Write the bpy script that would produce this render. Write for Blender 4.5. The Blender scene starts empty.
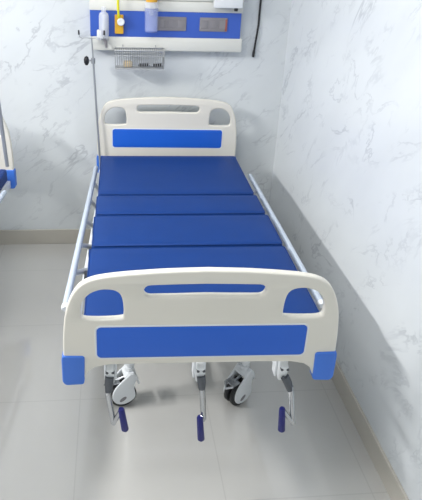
import bpy, bmesh, math, random
from mathutils import Vector, Matrix
random.seed(4)
PI = math.pi
S = bpy.context.scene
COL = S.collection

# ------------------------------------------------------------------ camera
cam = bpy.data.cameras.new('camera'); camo = bpy.data.objects.new('camera', cam); COL.objects.link(camo)
P, Y, R = 0.4265, 0.1074, 0.0356                       # pitch down, yaw right, roll
f = Vector((math.sin(Y)*math.cos(P), math.cos(Y)*math.cos(P), -math.sin(P)))
r = Vector((math.cos(Y), -math.sin(Y), 0)); u = r.cross(f)
r2 = r*math.cos(R) + u*math.sin(R); u2 = -r*math.sin(R) + u*math.cos(R)
camo.matrix_world = Matrix(((r2.x, u2.x, -f.x, -0.35), (r2.y, u2.y, -f.y, -3.7963), (r2.z, u2.z, -f.z, 2.0509), (0, 0, 0, 1)))
cam.sensor_fit = 'VERTICAL'; cam.sensor_height = 36; cam.sensor_width = 36*422/500
cam.lens = 597.05/500*36
cam.shift_x = 38.6/500; cam.shift_y = -48.45/500
cam.clip_start = 0.05
S.camera = camo
# ------------------------------------------------------------------ world, lights, exposure
w = bpy.data.worlds.new('world'); S.world = w; w.use_nodes = True
bg = w.node_tree.nodes['Background']; bg.inputs[0].default_value = (0.92, 0.97, 1.0, 1); bg.inputs[1].default_value = 0.72
def area(name, loc, rot, sx, sy, power, color=(1, 1, 1)):
    l = bpy.data.lights.new(name, 'AREA'); l.shape = 'RECTANGLE'; l.size = sx; l.size_y = sy; l.energy = power; l.color = color
    o = bpy.data.objects.new(name, l); COL.objects.link(o); o.location = loc; o.rotation_euler = rot
    return o
CEIL = 2.72
area('key_light', (-2.95, -2.0, CEIL-0.04), (0, math.radians(-28), 0), 0.26, 1.1, 165, (1, 0.985, 0.97))
area('gap_fill_light', (-0.7, -1.7, CEIL-0.04), (0, 0, 0), 1.15, 1.15, 13, (1, 0.99, 0.98))  # added overhead fill, brightens the floor between the beds
S.view_settings.view_transform = 'Standard'; S.view_settings.look = 'None'
S.view_settings.exposure = 0.0; S.view_settings.gamma = 1; S.view_settings.use_curve_mapping = False

# ------------------------------------------------------------------ materials
def lin(h):
    h = h.lstrip('#'); o = []
    for i in (0, 2, 4):
        c = int(h[i:i+2], 16)/255
        o.append(c/12.92 if c <= 0.04045 else ((c+0.055)/1.055)**2.4)
    return (*o, 1)
def mat(name, col, rough=0.5, metal=0, spec=0.5, bump=0, bscale=200, var=0.0, trans=0, alpha=1, coat=0, vscale=6):
    m = bpy.data.materials.new(name); m.use_nodes = True; nt = m.node_tree; b = nt.nodes['Principled BSDF']
    c = lin(col) if isinstance(col, str) else col
    b.inputs['Base Color'].default_value = c; b.inputs['Roughness'].default_value = rough; b.inputs['Metallic'].default_value = metal
    b.inputs['Specular IOR Level'].default_value = spec; b.inputs['Transmission Weight'].default_value = trans; b.inputs['Alpha'].default_value = alpha
    b.inputs['Coat Weight'].default_value = coat
    tc = nt.nodes.new('ShaderNodeTexCoord')
    n = nt.nodes.new('ShaderNodeTexNoise'); n.inputs['Scale'].default_value = vscale; n.inputs['Detail'].default_value = 5
    nt.links.new(tc.outputs['Object'], n.inputs['Vector'])
    mx = nt.nodes.new('ShaderNodeMix'); mx.data_type = 'RGBA'
    mx.inputs[6].default_value = tuple(x*(1-var) for x in c[:3])+(1,); mx.inputs[7].default_value = tuple(min(1, x*(1+var)) for x in c[:3])+(1,)
    nt.links.new(n.outputs['Fac'], mx.inputs[0]); nt.links.new(mx.outputs[2], b.inputs['Base Color'])
    if bump:
        n2 = nt.nodes.new('ShaderNodeTexNoise'); n2.inputs['Scale'].default_value = bscale
        nt.links.new(tc.outputs['Object'], n2.inputs['Vector'])
        bp = nt.nodes.new('ShaderNodeBump'); bp.inputs['Strength'].default_value = bump; bp.inputs['Distance'].default_value = 0.002
        nt.links.new(n2.outputs['Fac'], bp.inputs['Height']); nt.links.new(bp.outputs['Normal'], b.inputs['Normal'])
    return m
def marble(name, base, vein, rot, strength=0.5, rough=0.3, spec=0.35):
    """pale vitrified wall tile with faint diagonal grey veins"""
    m = bpy.data.materials.new(name); m.use_nodes = True; nt = m.node_tree; L = nt.links; b = nt.nodes['Principled BSDF']
    N = lambda t: nt.nodes.new(t)
    g = N('ShaderNodeNewGeometry'); mp = N('ShaderNodeMapping'); L.new(g.outputs['Position'], mp.inputs['Vector'])
    mp.inputs['Rotation'].default_value = rot
    st = N('ShaderNodeMapping'); st.inputs['Scale'].default_value = (1.0, 2.3, 2.3); L.new(mp.outputs[0], st.inputs['Vector'])
    def veins(scale, width, detail, seed):
        off = N('ShaderNodeMapping'); off.inputs['Location'].default_value = (seed, seed*0.7, seed*1.3); L.new(st.outputs[0], off.inputs['Vector'])
        n = N('ShaderNodeTexNoise'); n.inputs['Scale'].default_value = scale; n.inputs['Detail'].default_value = detail; n.inputs['Roughness'].default_value = 0.6
        n.inputs['Distortion'].default_value = 0.6
        L.new(off.outputs[0], n.inputs['Vector'])
        s = N('ShaderNodeMath'); s.operation = 'SUBTRACT'; L.new(n.outputs['Fac'], s.inputs[0]); s.inputs[1].default_value = 0.5
        a = N('ShaderNodeMath'); a.operation = 'ABSOLUTE'; L.new(s.outputs[0], a.inputs[0])
        mr = N('ShaderNodeMapRange'); mr.interpolation_type = 'SMOOTHSTEP'; L.new(a.outputs[0], mr.inputs[0])
        mr.inputs[1].default_value = 0; mr.inputs[2].default_value = width; mr.inputs[3].default_value = 1; mr.inputs[4].default_value = 0
        k = N('ShaderNodeTexNoise'); k.inputs['Scale'].default_value = scale*1.5; k.inputs['Detail'].default_value = 2; L.new(off.outputs[0], k.inputs['Vector'])
        kr = N('ShaderNodeMapRange'); kr.interpolation_type = 'SMOOTHSTEP'; L.new(k.outputs['Fac'], kr.inputs[0]); kr.inputs[1].default_value = 0.47; kr.inputs[2].default_value = 0.66
        mu = N('ShaderNodeMath'); mu.operation = 'MULTIPLY'; L.new(mr.outputs[0], mu.inputs[0]); L.new(kr.outputs[0], mu.inputs[1])
        return mu.outputs[0]
    v1 = veins(1.5, 0.022, 5, 3.1); v2 = veins(2.6, 0.03, 6, 11.7)
    h = N('ShaderNodeMath'); h.operation = 'MULTIPLY'; L.new(v2, h.inputs[0]); h.inputs[1].default_value = 0.6
    ad = N('ShaderNodeMath'); ad.operation = 'MAXIMUM'; L.new(v1, ad.inputs[0]); L.new(h.outputs[0], ad.inputs[1])
    # broad cloudiness
    cl = N('ShaderNodeTexNoise'); cl.inputs['Scale'].default_value = 1.6; cl.inputs['Detail'].default_value = 4; L.new(st.outputs[0], cl.inputs['Vector'])
    cr = N('ShaderNodeMapRange'); L.new(cl.outputs['Fac'], cr.inputs[0]); cr.inputs[1].default_value = 0.35; cr.inputs[2].default_value = 0.7; cr.inputs[3].default_value = 0; cr.inputs[4].default_value = 0.16
    sm = N('ShaderNodeMath'); sm.operation = 'MULTIPLY'; L.new(ad.outputs[0], sm.inputs[0]); sm.inputs[1].default_value = strength
    su = N('ShaderNodeMath'); su.operation = 'ADD'; su.use_clamp = True; L.new(sm.outputs[0], su.inputs[0]); L.new(cr.outputs[0], su.inputs[1])
    mx = N('ShaderNodeMix'); mx.data_type = 'RGBA'; mx.inputs[6].default_value = lin(base); mx.inputs[7].default_value = lin(vein)
    L.new(su.outputs[0], mx.inputs[0]); L.new(mx.outputs[2], b.inputs['Base Color'])
    b.inputs['Roughness'].default_value = rough; b.inputs['Specular IOR Level'].default_value = spec
    return m
def floor_mat():
    m = bpy.data.materials.new('floor_tiles'); m.use_nodes = True; nt = m.node_tree; L = nt.links; b = nt.nodes['Principled BSDF']
    N = lambda t: nt.nodes.new(t)
    g = N('ShaderNodeNewGeometry'); sp = N('ShaderNodeSeparateXYZ'); L.new(g.outputs['Position'], sp.inputs[0])
    def joint(out, off):
        a = N('ShaderNodeMath'); a.operation = 'ADD'; L.new(out, a.inputs[0]); a.inputs[1].default_value = 60-off+0.3
        mo = N('ShaderNodeMath'); mo.operation = 'MODULO'; L.new(a.outputs[0], mo.inputs[0]); mo.inputs[1].default_value = 0.6
        s = N('ShaderNodeMath'); s.operation = 'SUBTRACT'; L.new(mo.outputs[0], s.inputs[0]); s.inputs[1].default_value = 0.3
        ab = N('ShaderNodeMath'); ab.operation = 'ABSOLUTE'; L.new(s.outputs[0], ab.inputs[0])
        mr = N('ShaderNodeMapRange'); L.new(ab.outputs[0], mr.inputs[0]); mr.inputs[1].default_value = 0.0012; mr.inputs[2].default_value = 0.0035; mr.inputs[3].default_value = 1; mr.inputs[4].default_value = 0
        return mr.outputs[0]
    j = N('ShaderNodeMath'); j.operation = 'MAXIMUM'; L.new(joint(sp.outputs[0], 0.082), j.inputs[0]); L.new(joint(sp.outputs[1], -2.17), j.inputs[1])
    n = N('ShaderNodeTexNoise'); n.inputs['Scale'].default_value = 2.2; n.inputs['Detail'].default_value = 6; L.new(g.outputs['Position'], n.inputs['Vector'])
    c = N('ShaderNodeMix'); c.data_type = 'RGBA'; c.inputs[6].default_value = lin('#c3c2be'); c.inputs[7].default_value = lin('#cecdc9'); L.new(n.outputs['Fac'], c.inputs[0])
    jm = N('ShaderNodeMath'); jm.operation = 'MULTIPLY'; L.new(j.outputs[0], jm.inputs[0]); jm.inputs[1].default_value = 0.25
    c2 = N('ShaderNodeMix'); c2.data_type = 'RGBA'; L.new(jm.outputs[0], c2.inputs[0]); L.new(c.outputs[2], c2.inputs[6]); c2.inputs[7].default_value = lin('#9a9996')
    L.new(c2.outputs[2], b.inputs['Base Color']); b.inputs['Coat Weight'].default_value = 0.6; b.inputs['Coat Roughness'].default_value = 0.05; b.inputs['Roughness'].default_value = 0.09; b.inputs['Specular IOR Level'].default_value = 0.85
    return m
M = {}
M['wall_b'] = marble('marble_wall_back', '#d8dddf', '#a2a7ad', (0, math.radians(38), 0))
M['wall_r'] = marble('marble_wall_right', '#d8dde0', '#a2a8af', (math.radians(40), 0, math.radians(90)))
M['floor'] = floor_mat()
M['skirt'] = mat('skirting_tile', '#bfbbb1', 0.3, var=0.05)
M['ceil'] = mat('ceiling_paint', '#e8e8e6', 0.9, var=0.02)
M['cream'] = mat('cream_plastic', '#dedbd1', 0.38, var=0.02)
M['blue'] = mat('bright_blue_plastic', '#1c5fca', 0.4, var=0.04)
M['bump'] = mat('bumper_blue_plastic', '#3d74d4', 0.42, var=0.04)
M['navy'] = mat('navy_rexine', '#10387a', 0.5, bump=0.25, bscale=260, var=0.1, vscale=5, spec=0.22)
M['white'] = mat('white_enamel', '#dfe3e6', 0.35, var=0.02)
M['rail'] = mat('pale_blue_white_enamel', '#b6c1cf', 0.32, var=0.02)
M['chrome'] = mat('chrome', '#b9bcc0', 0.2, metal=1, var=0.02)
M['steel'] = mat('dull_steel', '#9da1a6', 0.4, metal=0.5, var=0.08)
M['dark'] = mat('dark_rubber', '#26282a', 0.6, var=0.1)
M['collar'] = mat('dark_steel', '#5c6066', 0.35, metal=0.7, var=0.1)
M['handle'] = mat('navy_handle_plastic', '#12186a', 0.45, var=0.05)
M['black'] = mat('black_plastic', '#121316', 0.45, var=0.1)
M['panel'] = mat('offwhite_panel_paint', '#d8d9d3', 0.4, var=0.02)
M['pblue'] = mat('panel_blue_paint', '#365bb6', 0.4, var=0.04)
M['grey'] = mat('outlet_grey', '#828084', 0.5, var=0.08)
M['red'] = mat('dull_red_plastic', '#96544e', 0.5, var=0.05)
M['clear'] = mat('clear_plastic', '#eef2f8', 0.2, alpha=0.45, var=0.02)
M['clear2'] = mat('clear_jar_plastic', '#b9c5ee', 0.2, alpha=0.28, var=0.02)
M['amber'] = mat('amber_yellow_plastic', '#d0a12a', 0.45, var=0.06)
M['yellow'] = mat('yellow_rubber', '#d8d21c', 0.45, var=0.05)
M['orange'] = mat('orange_yellow_cap', '#dba63a', 0.45, var=0.05)
M['wire'] = mat('grey_wire', '#a4a7a9', 0.4, metal=0.5, var=0.02)
M['tan'] = mat('tan_card', '#cdb994', 0.6, var=0.08)
M['lamp'] = mat('lamp_diffuser', '#ffffff', 0.6)
M['lamp'].node_tree.nodes['Principled BSDF'].inputs['Emission Color'].default_value = (1, 0.98, 0.95, 1)
M['lamp'].node_tree.nodes['Principled BSDF'].inputs['Emission Strength'].default_value = 4

# ------------------------------------------------------------------ helpers
def obj(name, bm, m, parent=None, loc=(0, 0, 0), rot=(0, 0, 0), smooth=True):
    if isinstance(bm, bpy.types.Mesh): me = bm
    else:
        bmesh.ops.recalc_face_normals(bm, faces=bm.faces)
        me = bpy.data.meshes.new(name); bm.to_mesh(me); bm.free()
    me.name = name
    if m is not None: me.materials.clear(); me.materials.append(m)
    o = bpy.data.objects.new(name, me); COL.objects.link(o); o.location = loc; o.rotation_euler = rot
    if parent: o.parent = parent
    if smooth:
        for p in me.polygons: p.use_smooth = True
        try: me.set_sharp_from_angle(angle=math.radians(38))
        except Exception: pass
    return o
def tag(o, label=None, cat=None, group=None, kind=None):
    for k, v in (('label', label), ('category', cat), ('group', group), ('kind', kind)):
        if v: o[k] = v
    return o
def thing(name, label, cat, loc=(0, 0, 0), rz=0, group=None):
    o = bpy.data.objects.new(name, None); COL.objects.link(o); o.location = loc; o.rotation_euler = (0, 0, rz); o.empty_display_size = 0.1
    return tag(o, label, cat, group)
def box(bm, x0, x1, y0, y1, z0, z1, bev=0.0, seg=2, mtx=None):
    t = bmesh.new()
    v = [t.verts.new((x, y, z)) for x in (x0, x1) for y in (y0, y1) for z in (z0, z1)]
    for q in ((0, 1, 3, 2), (4, 6, 7, 5), (0, 4, 5, 1), (2, 3, 7, 6), (0, 2, 6, 4), (1, 5, 7, 3)): t.faces.new([v[i] for i in q])
    bmesh.ops.recalc_face_normals(t, faces=t.faces)
    if bev: bmesh.ops.bevel(t, geom=list(t.edges), offset=bev, segments=seg, profile=0.5, affect='EDGES')
    return merge(bm, t, mtx)
def merge(bm, t, mtx=None):
    if mtx is not None: bmesh.ops.transform(t, matrix=mtx, verts=t.verts)
    me = bpy.data.meshes.new('t'); t.to_mesh(me); t.free(); bm.from_mesh(me); bpy.data.meshes.remove(me); return bm
def B(*a, **k): return box(bmesh.new(), *a, **k)
def tube(bm, pts, rad, n=12, cap=True, flat=1.0):
    """round tube along a polyline; rad is a number or one per point"""
    pts = [Vector(p) for p in pts]; rad = rad if isinstance(rad, (list, tuple)) else [rad]*len(pts)
    rings = []; prev = None
    for i, p in enumerate(pts):
        d = (pts[min(i+1, len(pts)-1)] - pts[max(i-1, 0)]).normalized()
        if prev is None:
            a = Vector((0, 0, 1)) if abs(d.z) < 0.9 else Vector((1, 0, 0)); x = d.cross(a).normalized()
        else: x = (prev - d*prev.dot(d)).normalized()
        prev = x; y = d.cross(x)
        rings.append([bm.verts.new(p + (x*math.cos(2*PI*k/n)*flat + y*math.sin(2*PI*k/n))*rad[i]) for k in range(n)])
    for a, b in zip(rings, rings[1:]):
        for k in range(n): bm.faces.new((a[k], a[(k+1) % n], b[(k+1) % n], b[k]))
    if cap: bm.faces.new(rings[0][::-1]); bm.faces.new(rings[-1])
    return bm
def T(*a, **k): return tube(bmesh.new(), *a, **k)
def lathe(prof, n=28, bm=None, mtx=None):
    t = bmesh.new(); rings = []
    for (rr, z) in prof:
        rings.append([t.verts.new((rr*math.cos(2*PI*k/n), rr*math.sin(2*PI*k/n), z)) for k in range(n)] if rr > 1e-6 else [t.verts.new((0, 0, z))])
    for a, b in zip(rings, rings[1:]):
        for k in range(n):
            q = [a[k % len(a)], a[(k+1) % len(a)], b[(k+1) % len(b)], b[k % len(b)]]
            s = []
            for v in q:
                if v not in s: s.append(v)
            if len(s) > 2: t.faces.new(s)
    if len(rings[0]) > 1: t.faces.new(rings[0][::-1])
    if len(rings[-1]) > 1: t.faces.new(rings[-1])
    bmesh.ops.recalc_face_normals(t, faces=t.faces)
    return merge(bm if bm is not None else bmesh.new(), t, mtx)
def catmull(p, closed=True, n=6):
    o = []; N = len(p)
    for i in range(N if closed else N-1):
        g = (lambda k: p[k % N]) if closed else (lambda k: p[max(0, min(N-1, k))])
        a, b, c, d = g(i-1), g(i), g(i+1), g(i+2)
        for s in range(n):
            t = s/n
            o.append(tuple(0.5*((2*b[j]) + (-a[j]+c[j])*t + (2*a[j]-5*b[j]+4*c[j]-d[j])*t*t + (-a[j]+3*b[j]-3*c[j]+d[j])*t**3) for j in range(2)))
    if not closed: o.append(p[-1])
    return o
def rrect(x0, x1, z0, z1, rd, n=6):
    o = []
    for cx, cz, a0 in ((x1-rd, z1-rd, 0), (x0+rd, z1-rd, 90), (x0+rd, z0+rd, 180), (x1-rd, z0+rd, 270)):
        for k in range(n+1): a = math.radians(a0+90*k/n); o.append((cx+rd*math.cos(a), cz+rd*math.sin(a)))
    return o
def fillet(p, rads, n=5):
    o = []; N = len(p)
    for i in range(N):
        b = Vector(p[i]); a = Vector(p[i-1]); c = Vector(p[(i+1) % N]); rd = rads[i] if isinstance(rads, (list, tuple)) else rads
        if rd <= 0: o.append(tuple(b)); continue
        d1 = (a-b); d2 = (c-b); k = min(rd, d1.length*0.49, d2.length*0.49)
        s = b+d1.normalized()*k; e = b+d2.normalized()*k
        for q in range(n+1):
            t = q/n; o.append(tuple(s*(1-t)**2 + b*2*t*(1-t) + e*t*t))
    return o
def plate(splines, half, bev, seg=3):
    """outline (x, z) with holes, given real thickness along y and rounded edges"""
    cu = bpy.data.curves.new('c', 'CURVE'); cu.dimensions = '2D'; cu.fill_mode = 'BOTH'
    cu.extrude = half-bev; cu.bevel_depth = bev; cu.bevel_resolution = seg; cu.offset = -bev
    for s in splines:
        sp = cu.splines.new('POLY'); sp.points.add(len(s)-1); sp.use_cyclic_u = True
        for q, (x, z) in zip(sp.points, s): q.co = (x, z, 0, 1)
    o = bpy.data.objects.new('c', cu); COL.objects.link(o)
    dg = bpy.context.evaluated_depsgraph_get()
    me = bpy.data.meshes.new_from_object(o.evaluated_get(dg)); bpy.data.objects.remove(o)
    me.transform(Matrix.Rotation(PI/2, 4, 'X'))
    bm = bmesh.new(); bm.from_mesh(me); bpy.data.meshes.remove(me)
    bmesh.ops.remove_doubles(bm, verts=bm.verts, dist=1e-5)
    return bm
def mtx(loc, rz=0, rx=0, ry=0): return Matrix.Translation(loc) @ Matrix.Rotation(rz, 4, 'Z') @ Matrix.Rotation(ry, 4, 'Y') @ Matrix.Rotation(rx, 4, 'X')
def copy_tree(o, parent=None):
    c = o.copy(); COL.objects.link(c)
    if parent: c.parent = parent
    for ch in list(o.children): copy_tree(ch, c)
    return c

# ------------------------------------------------------------------ setting
XR, HB = 0.7566, 0.1115
def struct(name, bm, m): return tag(obj(name, bm, m, smooth=False), kind='structure')
struct('floor', B(-4.2, XR+0.15, -6.2, 0.15, -0.1, 0), M['floor'])
struct('wall_back', B(-4.2, XR+0.15, 0, 0.15, 0, CEIL), M['wall_b'])
struct('wall_right', B(XR, XR+0.15, -6.2, 0, 0, CEIL), M['wall_r'])
struct('ceiling', B(-4.2, XR+0.15, -6.2, 0.15, CEIL, CEIL+0.1), M['ceil'])
struct('baseboard_back', B(-4.2, XR, -0.012, 0.001, 0, HB, bev=0.003), M['skirt'])
struct('baseboard_right', B(XR-0.012, XR+0.001, -6.2, -0.012, 0, HB, bev=0.003), M['skirt'])

# ------------------------------------------------------------------ hospital bed (local: x right, y towards the head, z up; headboard at y = 0)
YF = -2.077
def board(name, parent, y, dz=0.0, dx=0.0, low=0.0):
    top = [(0.467-dx, 0.76), (0.463-dx, 0.85), (0.451-dx, 0.935), (0.424-dx*0.7, 1.002), (0.385, 1.040), (0.31, 1.060), (0.15, 1.074), (0, 1.079)]
    top = catmull(top, closed=False, n=5)
    half = [(0, 0.716-low*0.6), (0.20, 0.716-low*0.6), (0.315, 0.714-low*0.6), (0.362-dx, 0.704-low*0.7), (0.386-dx, 0.686-low*0.8), (0.397-dx, 0.66-low), (0.402-dx, 0.646-low), (0.464-dx, 0.646-low)] + top
    full = half[:-1] + [(-x, z) for x, z in half[1:]][::-1]
    full = [half[0]] + half[1:] + [(-x, z) for x, z in half[1:-1]][::-1]
    hole = [(0.403, 0.918), (0.399, 0.960), (0.374, 0.994), (0.334, 1.010), (0.290, 1.005), (0.270, 0.978), (0.265, 0.914), (0.282, 0.899), (0.386, 0.898)]
    hole = catmull(hole, n=5)
    slot = []
    for k in range(9): a = -PI/2+PI*k/8; slot.append((0.178+0.022*math.cos(a), 1.003+0.022*math.sin(a)))
    slot += [(0.09, 1.0275), (0, 1.029), (-0.09, 1.0275)] + [(-x, z) for x, z in slot[:9]][::-1] + [(-0.09, 0.982), (0, 0.984), (0.09, 0.982)]
    b = obj(name, plate([full, hole, [(-x, z) for x, z in hole][::-1], slot], 0.015, 0.007), M['cream'], parent, (0, y, dz))
    obj('accent_panel', plate([rrect(-0.354, 0.354, 0.7465, 0.869, 0.016)], 0.0175, 0.002, 2), M['blue'], b)
    tag(obj('accent_panel_border', plate([rrect(-0.360, 0.360, 0.7405, 0.875, 0.02), rrect(-0.354, 0.354, 0.7465, 0.869, 0.016)[::-1]], 0.0166, 0.0015, 2), M['white'], b))
    for s in (-1, 1):
        p = [(0.399, 0.637), (0.462, 0.634), (0.473, 0.648), (0.473, 0.742), (0.470, 0.757), (0.395, 0.755)]
        p = [(x-dx, z-low) for x, z in p]
        p = fillet([(s*x, z) for x, z in (p if s > 0 else p[::-1])], 0.012)
        obj('corner_bumper', plate([p], 0.0205, 0.005, 2), M['bump'], b)
    return b
def caster(parent, x, y, yaw, zl):
    """swivel caster: stem on the leg, hood trailing along -x of its own frame, wheel axle along y"""
    c = obj('caster', lathe([(0.022, 0.188), (0.022, 0.205), (0.016, 0.207), (0.016, 0.225)], 20), M['white'], parent, (x, y, 0), (0, 0, yaw))
    ox, rr = -0.036, 0.064
    for s in (-1, 1):
        obj('wheel', lathe([(0.030, -0.011), (rr-0.006, -0.012), (rr, -0.007), (rr, 0.007), (rr-0.006, 0.012), (0.030, 0.011)], 36, None, Matrix.Translation((ox, s*0.019, rr)) @ Matrix.Rotation(PI/2, 4, 'X')), M['dark'], c)
    # white shell: two side covers joined by an arched hood
    for s in (-1, 1):
        p = catmull([(ox+0.056, 0.060), (ox+0.050, 0.115), (0.026, 0.170), (0.0, 0.190), (-0.022, 0.176), (ox-0.040, 0.120), (ox-0.054, 0.070), (ox-0.036, 0.034), (ox, 0.022), (ox+0.036, 0.034)], n=5)
        obj('side_cover', plate([p], 0.005, 0.004, 2), M['white'], c, (0, s*0.037, 0))
    hood = [(0.040, 0.130), (0.032, 0.160), (0.012, 0.190), (-0.012, 0.190), (-0.030, 0.172)]
    tmp = bmesh.new(); up = [tmp.verts.new((a, -0.036, z)) for a, z in hood]; dn = [tmp.verts.new((a, 0.036, z)) for a, z in hood]
    up2 = [tmp.verts.new((a*0.9-0.002, -0.036, z-0.012)) for a, z in hood]; dn2 = [tmp.verts.new((a*0.9-0.002, 0.036, z-0.012)) for a, z in hood]
    for i in range(len(hood)-1):
        tmp.faces.new((up[i], up[i+1], dn[i+1], dn[i])); tmp.faces.new((up2[i], dn2[i], dn2[i+1], up2[i+1]))
        tmp.faces.new((up[i], up2[i], up2[i+1], up[i+1])); tmp.faces.new((dn[i], dn[i+1], dn2[i+1], dn2[i]))
    tmp.faces.new((up[0], dn[0], dn2[0], up2[0])); tmp.faces.new((up[-1], up2[-1], dn2[-1], dn[-1]))
    bmesh.ops.recalc_face_normals(tmp, faces=tmp.faces); obj('wheel_hood', tmp, M['white'], c, smooth=False)
    for s in (-1, 1):
        p = [(0.019*math.cos(2*PI*k/24), 0.009*math.sin(2*PI*k/24)) for k in range(24)]
        obj('cover_badge', plate([p], 0.0012, 0.0005, 1), M['steel'] if s > 0 else M['grey'], c, (ox-0.004, s*0.0425, rr-0.01), (0, math.radians(-35), 0))
    bp = bmesh.new()
    box(bp, ox-0.062, ox-0.014, -0.028, 0.028, 0.134, 0.142, 0.003, 2, mtx((0, 0, 0)))
    tube(bp, [(ox-0.060, -0.026, 0.138), (ox-0.080, 0, 0.122), (ox-0.060, 0.026, 0.138)], 0.007, 8)
    tube(bp, [(ox-0.030, 0, 0.136), (-0.006, 0, 0.155)], 0.007, 8)
    obj('brake_pedal', bp, M['chrome'], c)
    return c
def crank(parent, pts, x, z, sgn):
    """screw tube under the deck, universal joint, folded crank rod and handle"""
    (c0, c1), (r0, r1), (h0, h1) = pts
    yk = -2.085
    k = bmesh.new()
    tube(k, [(x, -1.25, 0.585), (x, -1.95, 0.618), (x, -2.03, 0.64)], 0.014, 12)
    box(k, x-0.014, x+0.014, -0.030, 0.030, -0.045, 0.035, 0.006, 2, mtx((0, -2.055, 0.665), 0, math.radians(18)))
    for s in (-1, 1):
        box(k, x+s*0.018-0.004, x+s*0.018+0.004, -0.02, 0.02, -0.04, 0.06, 0.002, 1, mtx((0, -2.03, 0.655)))
    cr = obj('crank', k, M['white'], parent)
    for dx, dz in ((-0.010, 0.018), (0.010, 0.018), (0.0, -0.022)):
        obj('bolt', T([(x+dx, -2.083, 0.665+dz), (x+dx, -2.094, 0.662+dz)], 0.005, 8), M['collar'], cr)
    j = bmesh.new()
    tube(j, [(c0[0], -2.080, c0[1]), (c0[0]*0.5+c1[0]*0.5, yk, (c0[1]+c1[1])/2+0.005), (c1[0], yk-0.004, c1[1])], [0.0155, 0.0155, 0.012], 14)
    obj('joint_collar', j, M['collar'], cr)
    rd = bmesh.new()
    tube(rd, [(c1[0], yk-0.002, c1[1]+0.015), (r0[0], yk-0.006, r0[1]), (r1[0], yk-0.018, r1[1])], 0.0105, 12)
    tube(rd, [(r1[0], yk-0.018, r1[1]+0.008), (r1[0], yk-0.020, r1[1]-0.002), (r1[0]*0.4+h0[0]*0.6, yk-0.026, r1[1]*0.4+h0[1]*0.6), (h0[0], yk-0.030, h0[1])], 0.0085, 10)
    obj('crank_rod', rd, M['chrome'], cr)
    d = Vector((h1[0]-h0[0], 0, h1[1]-h0[1]))
    hb = tube(bmesh.new(), [(h0[0], yk-0.030, h0[1]+0.004), (h0[0], yk-0.030, h0[1]-0.002), (h0[0]+d.x*0.5, yk-0.031, h0[1]+d.z*0.5), (h1[0], yk-0.032, h1[1]+0.004), (h1[0], yk-0.032, h1[1])], [0.009, 0.0115, 0.012, 0.013, 0.010], 14)
    obj('crank_handle', hb, M['handle'], cr)
    return cr
def side_rail(parent, s, p0, p1):
    """collapsible side rail folded down beside the mattress"""
    a, b = Vector(p0), Vector(p1); d = (b-a).normalized()
    t = bmesh.new(); tube(t, [a, a+d*0.01, b-d*0.01, b], [0.012, 0.0145, 0.0145, 0.012], 14)
    rl = obj('side_rail', t, M['rail'], parent)
    low0 = Vector((a.x-s*0.028, a.y-0.10, 0.585)); low1 = Vector((b.x-s*0.040, b.y+0.06, 0.585))
    obj('lower_rail', T([low0, low1], 0.012, 10), M['white'], rl)
    n = 6
    for i in range(n):
        k = (i+0.25)/n
        q0 = low0.lerp(low1, k); q1 = a.lerp(b, min(1, k+0.11)); q1 = q1 + Vector((-s*0.002, 0, -0.012))
        obj('rail_post', T([q0, q0.lerp(q1, 0.5)+Vector((-s*0.004, 0, 0)), q1], 0.0135, 10, flat=0.7), M['white'], rl)
    for k in (0.10, 0.27, 0.44, 0.61, 0.78):
        q = low0.lerp(low1, k); br = box(bmesh.new(), -0.022, 0.022, -0.035, 0.035, -0.03, 0.03, 0.004, 2, mtx((q.x-s*0.022, q.y, q.z+0.008)))
        obj('rail_bracket', br, M['collar'], rl)
    ec = bmesh.new(); tube(ec, [b-d*0.012, b+d*0.004, b+d*0.012], [0.016, 0.016, 0.011], 14)
    obj('end_cap', ec, M['white'], rl)
    return rl
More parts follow.
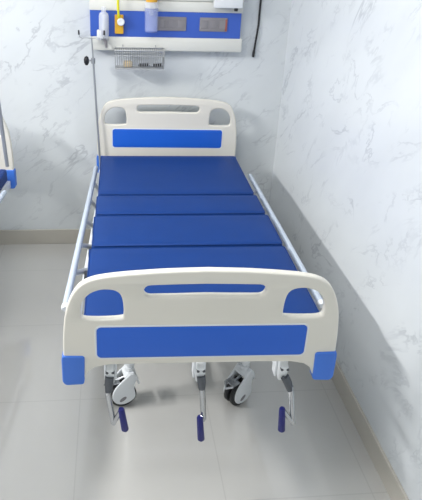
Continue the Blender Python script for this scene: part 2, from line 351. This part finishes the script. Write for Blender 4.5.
def make_bed():
    bed = thing('hospital_bed', 'white and blue hospital bed with three cranks under its footboard, seen whole', 'bed', (0, -0.1066, 0), -0.0269, 'hospital beds along the back wall')
    fr = bmesh.new()
    for x in (-0.385, 0.415): box(fr, x-0.02, x+0.02, -1.86, -0.03, 0.590, 0.635, 0.004)
    for y in (-0.06, -0.55, -1.0, -1.45, -1.83): box(fr, -0.37, 0.40, y-0.02, y+0.02, 0.585, 0.628, 0.004)
    for x in (-0.32, 0.33):
        box(fr, x-0.018, x+0.018, -0.05, -0.016, 0.60, 0.65, 0.003); box(fr, x-0.018, x+0.018, YF+0.016, YF+0.04, 0.735, 0.80, 0.003)
        tube(fr, [(x, YF+0.03, 0.745), (x, YF+0.09, 0.70), (x, -1.84, 0.61)], 0.013, 10)
    # lower chassis
    for x in (-0.245, 0.297): box(fr, x-0.02, x+0.02, -1.50, -0.40, 0.30, 0.35, 0.004)
    for y in (-0.40, -1.49): box(fr, -0.26, 0.31, y-0.02, y+0.02, 0.30, 0.35, 0.004)
    obj('bed_frame', fr, M['white'], bed)
    for y0, y1 in ((-0.10, -0.72), (-0.735, -0.96), (-0.975, -1.29), (-1.305, -1.90)):
        d = bmesh.new(); box(d, -0.405, 0.44, y1, y0, 0.634, 0.654, 0.005)
        obj('deck_section', d, M['white'], bed)
    for x in (-0.245, 0.297):
        for y in (-0.40, -1.49):
            lg = T([(x, y, 0.222), (x, y, 0.60)], 0.0235, 16); obj('leg', lg, M['white'], bed)
    for x, y, a in ((-0.245, -1.49, math.radians(14)), (0.297, -1.49, math.radians(36)), (-0.245, -0.40, math.radians(160)), (0.297, -0.40, math.radians(120))):
        caster(bed, x, y, a, 0.2)
    ps = bmesh.new()
    tube(ps, [(-0.431, -0.055, 0.535), (-0.431, -0.055, 0.550), (-0.432, -0.0545, 0.615)], 0.0125, 12)
    tube(ps, [(-0.39, -0.055, 0.60), (-0.431, -0.055, 0.585)], 0.008, 8)
    obj('pole_socket', ps, M['white'], bed)
    tag(board('headboard', bed, 0, 0.012, 0.013, 0.070), 'headboard with blue accent panel')
    fb = board('footboard', bed, YF); fb.location.x = -0.004; fb.scale.x = 0.989
    tag(fb, 'footboard with blue accent panel')
    side_rail(bed, -1, (-0.452, -0.20, 0.690), (-0.497, -1.72, 0.692))
    side_rail(bed, 1, (0.492, -0.335, 0.695), (0.522, -1.735, 0.705))
    crank(bed, (((-0.314, 0.655), (-0.318, 0.598)), ((-0.320, 0.590), (-0.302, 0.470)), ((-0.274, 0.540), (-0.261, 0.448))), -0.312, 0.7, 1)
    crank(bed, (((0.001, 0.650), (0.005, 0.602)), ((0.007, 0.592), (0.016, 0.478)), ((0.001, 0.497), (0.010, 0.393))), -0.002, 0.7, -1)
    crank(bed, (((0.297, 0.640), (0.319, 0.588)), ((0.324, 0.575), (0.341, 0.448)), ((0.292, 0.526), (0.299, 0.426))), 0.290, 0.7, -1)
    return bed
def make_mattress():
    """four-section rexine mattress; local origin at its head end, on the deck"""
    t = thing('mattress', 'navy blue mattress of four folding sections on the bed seen whole', 'mattress', (0.0015, -0.20, 0.6545), -0.007, 'navy blue bed mattresses')
    segs = [(0.0, -0.606), (-0.624, -0.856), (-0.874, -1.190), (-1.208, -1.875)]
    for i, (y0, y1) in enumerate(segs):
        bm = bmesh.new(); hw = (0.434, 0.441, 0.447, 0.452)[i]
        nx, ny = 22, 16; bev = 0.016; H = 0.077
        t2 = bmesh.new(); box(t2, -hw, hw, y1, y0, 0, H, bev, 4)
        top = [f for f in t2.faces if f.normal.z > 0.99]
        bmesh.ops.subdivide_edges(t2, edges=list({e for f in top for e in f.edges}), cuts=10, use_grid_fill=True)
        for v in t2.verts:
            if v.co.z > H-0.001:
                du = 1-min(1, abs(v.co.x)/hw)**4; dv = math.sin(PI*min(1, max(0, (v.co.y-y1)/(y0-y1))))
                v.co.z += 0.006*du*dv + 0.0015*math.sin(v.co.x*9+i*2+v.co.y*5)*dv
        merge(bm, t2)
        sec = obj('mattress_section', bm, M['navy'], t, (0, 0, 0) if i < 3 else (-0.004, 0, 0))
        obj('piping', T([(x, y, H-0.004) for x, y in ((-hw+0.012, y0-0.004), (hw-0.012, y0-0.004), (hw-0.004, y0-0.012), (hw-0.004, y1+0.012), (hw-0.012, y1+0.004), (-hw+0.012, y1+0.004), (-hw+0.004, y1+0.012), (-hw+0.004, y0-0.012), (-hw+0.012, y0-0.004))], 0.003, 6), M['navy'], sec)
    return t
bed = make_bed(); mattress = make_mattress()
# second bed: only its head corner comes into the frame
TH2 = -0.12; x2 = -0.945-0.460*math.cos(TH2); y2 = -0.345-0.460*math.sin(TH2)
bed2 = copy_tree(bed); bed2.location = (x2, y2, 0); bed2.rotation_euler = (0, 0, TH2)
bed2['label'] = 'second bed at the left edge, only its headboard corner with blue bumper in view'
mat2 = copy_tree(mattress); dth = TH2+0.0269
o = Matrix.Rotation(dth, 4, 'Z') @ (Vector(mattress.location)-Vector((0, -0.1066, 0)))
mat2.location = (x2+o.x, y2+o.y, mattress.location.z); mat2.rotation_euler = (0, 0, -0.007+dth)
mat2['label'] = 'navy blue mattress on the second bed, barely showing at the left edge'

# ------------------------------------------------------------------ IV pole at the head corner
def iv_pole(label, base, top, knob_z, rt=0.0065):
    t = thing('drip_stand_pole', label, 'IV pole', base, 0, 'IV poles at the bed corners')
    d = Vector(top)-Vector(base); kz = (knob_z-base[2])/d.z
    obj('lower_tube', T([(0, 0, 0), d*kz], rt, 12), M['steel'], t)
    obj('upper_rod', T([d*(kz-0.02), d], 0.0045, 10), M['steel'], t)
    kb = bmesh.new(); p = d*kz
    tube(kb, [p-Vector((0, 0, 0.018)), p+Vector((0, 0, 0.014))], 0.0125, 12)
    tube(kb, [p, p+Vector((-0.034, -0.004, 0))], 0.005, 8)
    c = obj('clamp', kb, M['steel'], t)
    obj('clamp_knob', lathe([(0, -0.012), (0.008, -0.011), (0.015, -0.005), (0.016, 0.003), (0.011, 0.009), (0, 0.012)], 16, mtx=Matrix.Translation(p+Vector((-0.040, -0.005, 0))) @ Matrix.Diagonal((1, 1, 2.4, 1)) @ Matrix.Identity(4)), M['black'], t)
    for s in (-1, 1):
        hk = T([d+Vector((0, 0, -0.004)), d+Vector((s*0.03, -0.003, 0.0)), d+Vector((s*0.055, -0.005, -0.003)), d+Vector((s*0.070, -0.006, 0.004)), d+Vector((s*0.074, -0.006, 0.020))], 0.0025, 8)
        h = obj('hook', hk, M['wire'], t)
        obj('hook_tip', T([d+Vector((s*0.074, -0.006, 0.018)), d+Vector((s*0.075, -0.006, 0.044))], [0.0055, 0.0045], 8), M['black'], h)
    return t
iv_pole('slim grey IV pole with black knob rising beside the headboard of the whole bed', (-0.432, -0.150, 0.56), (-0.473, -0.128, 1.452), 1.318)
iv_pole('grey IV pole at the second bed, cut by the left edge of the view', (-0.974, -0.43, 0.75), (-1.026, -0.43, 1.85), 1.70, 0.011)

# ------------------------------------------------------------------ bed head unit on the wall
YP = -0.07
unit = thing('bed_head_unit', 'long white and blue wall panel with two grey outlets above the bed', 'wall panel', (0, 0, 1.364))
Z = 1.364
h = bmesh.new()
box(h, -0.472, 0.452, YP, 0, 1.368-Z, 1.452-Z, 0.008, 2)
obj('lower_trunking', h, M['panel'], unit)
h = bmesh.new(); box(h, -0.482, 0.436, YP+0.004, 0, 1.450-Z, 1.606-Z, 0.002, 1); obj('blue_fascia', h, M['pblue'], unit)
h = bmesh.new(); box(h, -0.484, 0.444, YP, 0, 1.602-Z, 1.664-Z, 0.006, 2); obj('upper_trunking', h, M['panel'], unit)
h = bmesh.new(); box(h, -0.484, 0.444, YP, 0, 1.666-Z, 1.80-Z, 0.006, 2); obj('light_trunking', h, M['panel'], unit)
for i, (x0, x1) in enumerate(((-0.083, 0.098), (0.180, 0.352))):
    pl = obj('outlet_plate', plate([rrect(x0, x1, 1.492-Z, 1.574-Z, 0.006)], 0.005, 0.0015, 1), M['grey'], unit, (0, YP+0.004, 0))
    n = 3
    for k in range(n):
        xx = x0+(x1-x0)*(k+0.5)/n
        obj('socket', plate([rrect(xx-0.021, xx+0.021, 1.510-Z, 1.556-Z, 0.004)], 0.0025, 0.001, 1), M['grey'], pl, (0, -0.005, 0))
obj('indicator_strip', B(0.338, 0.349, YP-0.004, YP, 1.496-Z, 1.566-Z, bev=0.001), M['red'], unit)
# things on the unit
sb = thing('control_box', 'white box with a black knob below it at the panel top right', 'box', (0.34, YP-0.02, 1.632))
obj('box_body', B(-0.086, 0.086, -0.045, 0.004, 0.006, 0.110, bev=0.006), M['white'], sb)
obj('knob', T([(0.050, -0.022, 0.008), (0.050, -0.022, -0.004), (0.050, -0.022, -0.012)], [0.009, 0.013, 0.010], 12), M['black'], sb)
fm = thing('oxygen_flowmeter', 'clear flowmeter with white knob hanging left of the yellow plate', 'flowmeter', (-0.400, YP-0.03, 1.39))
obj('flow_tube', lathe([(0.012, 0.048), (0.026, 0.055), (0.030, 0.075), (0.030, 0.185), (0.026, 0.20), (0.014, 0.208), (0.014, 0.235), (0.008, 0.24)], 22), M['clear'], fm)
obj('wall_probe', T([(0, 0.029, 0.12), (0, 0, 0.12)], 0.013, 12), M['white'], fm)
obj('float_scale', T([(0, 0, 0.06), (0, 0, 0.19)], 0.006, 8), M['white'], fm)
kb = bmesh.new(); box(kb, -0.042, -0.014, -0.016, 0.016, 0.045, 0.105, 0.006, 2); obj('knob', kb, M['white'], fm)
obj('nozzle', T([(0.004, 0, 0.055), (0.010, -0.002, 0.03), (0.014, -0.003, 0.0)], [0.012, 0.010, 0.006], 12), M['grey'], fm)
va = thing('gas_outlet', 'amber yellow gas outlet plate with white ring and yellow hose', 'gas outlet', (-0.309, YP-0.008, 1.471))
obj('outlet_body', plate([rrect(-0.026, 0.026, 0.0, 0.110, 0.004)], 0.010, 0.002, 2), M['amber'], va, (0, 0, 0))
ring = lathe([(0.012, -0.010), (0.020, -0.010), (0.022, -0.004), (0.022, 0.010), (0.018, 0.013), (0.012, 0.012)], 26)
obj('socket_ring', ring, M['white'], va, (0.010, -0.022, 0.072), (PI/2, 0, 0))
obj('socket_core', lathe([(0, 0.002), (0.012, 0.0), (0.0122, -0.008), (0, -0.008)], 20), M['steel'], va, (0.010, -0.024, 0.072), (PI/2, 0, 0))
obj('hose', T([(0.001, -0.022, 0.092), (-0.002, -0.034, 0.104), (-0.004, -0.038, 0.120), (-0.007, -0.036, 0.170), (-0.006, -0.034, 0.240), (-0.004, -0.034, 0.34)], 0.0075, 12), M['yellow'], va)
sj = thing('suction_jar', 'clear suction jar with orange yellow cap left of the grey outlets', 'jar', (-0.118, YP-0.045, 1.490))
obj('jar_body', lathe([(0.0, 0.0), (0.034, 0.0), (0.039, 0.006), (0.041, 0.13), (0.041, 0.138), (0.037, 0.138), (0.036, 0.01), (0.0, 0.006)], 26), M['clear2'], sj)
obj('jar_neck', lathe([(0.030, 0.138), (0.042, 0.139), (0.040, 0.172), (0.030, 0.174)], 24), M['clear'], sj)
obj('cap', lathe([(0.032, 0.172), (0.034, 0.178), (0.033, 0.222), (0.026, 0.230), (0, 0.230)], 24), M['orange'], sj)
obj('bracket', B(-0.012, 0.012, 0.030, 0.0445, 0.09, 0.13, bev=0.003), M['clear'], sj)
# wire basket
bk = thing('wire_basket', 'grey wire basket mounted under the left end of the wall panel', 'basket', (-0.187, -0.074, 1.278))
wv = bmesh.new(); W, D, H = 0.149, 0.105, 0.110
def loop(z, rad, w_, d0, d1): tube(wv, [(-w_, d0, z), (w_, d0, z), (w_, d1, z), (-w_, d1, z), (-w_, d0, z)], rad, 6)
loop(H, 0.0035, W, 0, -D); loop(H*0.72, 0.0022, W, 0, -D); loop(0, 0.003, W-0.004, -0.004, -D+0.004)
nw = 22
for k in range(nw+1):
    x = -W+2*W*k/nw; xb = x*(W-0.004)/W
    tube(wv, [(x, -D, H), (xb, -D+0.004, 0), (xb, -0.004, 0), (x, 0, H)], 0.0020, 5)
for k in range(1, 7):
    y = -D*k/7
    tube(wv, [(-W, y, H), (-W+0.004, y, 0), (W-0.004, y, 0), (W, y, H)], 0.0020, 5)
obj('wire_mesh', wv, M['wire'], bk)
for s in (-1, 1): obj('mounting_hook', T([(s*0.10, 0.0, H), (s*0.10, 0.0015, H+0.006), (s*0.10, 0.0015, H+0.018)], 0.003, 6), M['wire'], bk)
tc = thing('tan_packet', 'tan paper packet lying at the left in the wire basket', 'packet', (-0.258, -0.125, 1.2835))
obj('packet_body', B(-0.026, 0.026, -0.030, 0.030, 0, 0.032, bev=0.006), M['tan'], tc)
def coil(label, loc, w_, m):
    t = thing('tubing_piece', label, 'tube', loc, 0, 'dark connectors in the wire basket')
    obj('tube_body', T([(-w_, 0, 0.011), (-w_*0.4, -0.006, 0.012), (w_*0.4, 0.004, 0.011), (w_, 0, 0.013)], 0.0095, 10), m, t)
    obj('end_ring', T([(w_-0.004, 0, 0.013), (w_+0.008, 0, 0.0135)], 0.012, 12), M['steel'], t)
coil('dark tube piece lying mid floor of the wire basket', (-0.160, -0.128, 1.2835), 0.030, M['dark'])
coil('dark tube piece lying at the right end of the wire basket', (-0.076, -0.128, 1.2835), 0.026, M['black'])
# hanging cord
cd = thing('hanging_cord', 'black cord hanging down the wall right of the panel', 'cord', (0.545, -0.012, 1.33))
obj('cord', T([(0.012, 0.003, 0.62), (0.014, 0, 0.45), (0.015, 0, 0.34), (0.014, 0, 0.20), (0.010, -0.002, 0.155), (0.004, -0.002, 0.09), (0.0, -0.001, 0.04)], 0.0062, 10), M['black'], cd)
obj('cord_plug', T([(0.0, -0.001, 0.045), (-0.001, -0.001, 0.03), (-0.002, -0.001, 0.0)], [0.0062, 0.0085, 0.007], 10), M['black'], cd)
obj('wall_clip', B(-0.004, 0.028, -0.008, 0.012, 0.60, 0.64, bev=0.003), M['white'], cd)
# long ceiling light, and an unseen square panel added as fill
for i, (x, y, sx, sy) in enumerate(((-2.95, -2.0, 0.15, 0.57), (-0.7, -1.7, 0.6, 0.6))):
    t = thing('ceiling_light', ('long ceiling light panel far left of the beds', 'added square fill light panel above the gap between the beds')[i], 'ceiling light', (x, y, CEIL))
    obj('frame', B(-sx-0.02, sx+0.02, -sy-0.02, sy+0.02, -0.012, 0, bev=0.003), M['white'], t)
    obj('diffuser', B(-sx, sx, -sy, sy, -0.018, -0.010, bev=0.002), M['lamp'], t)
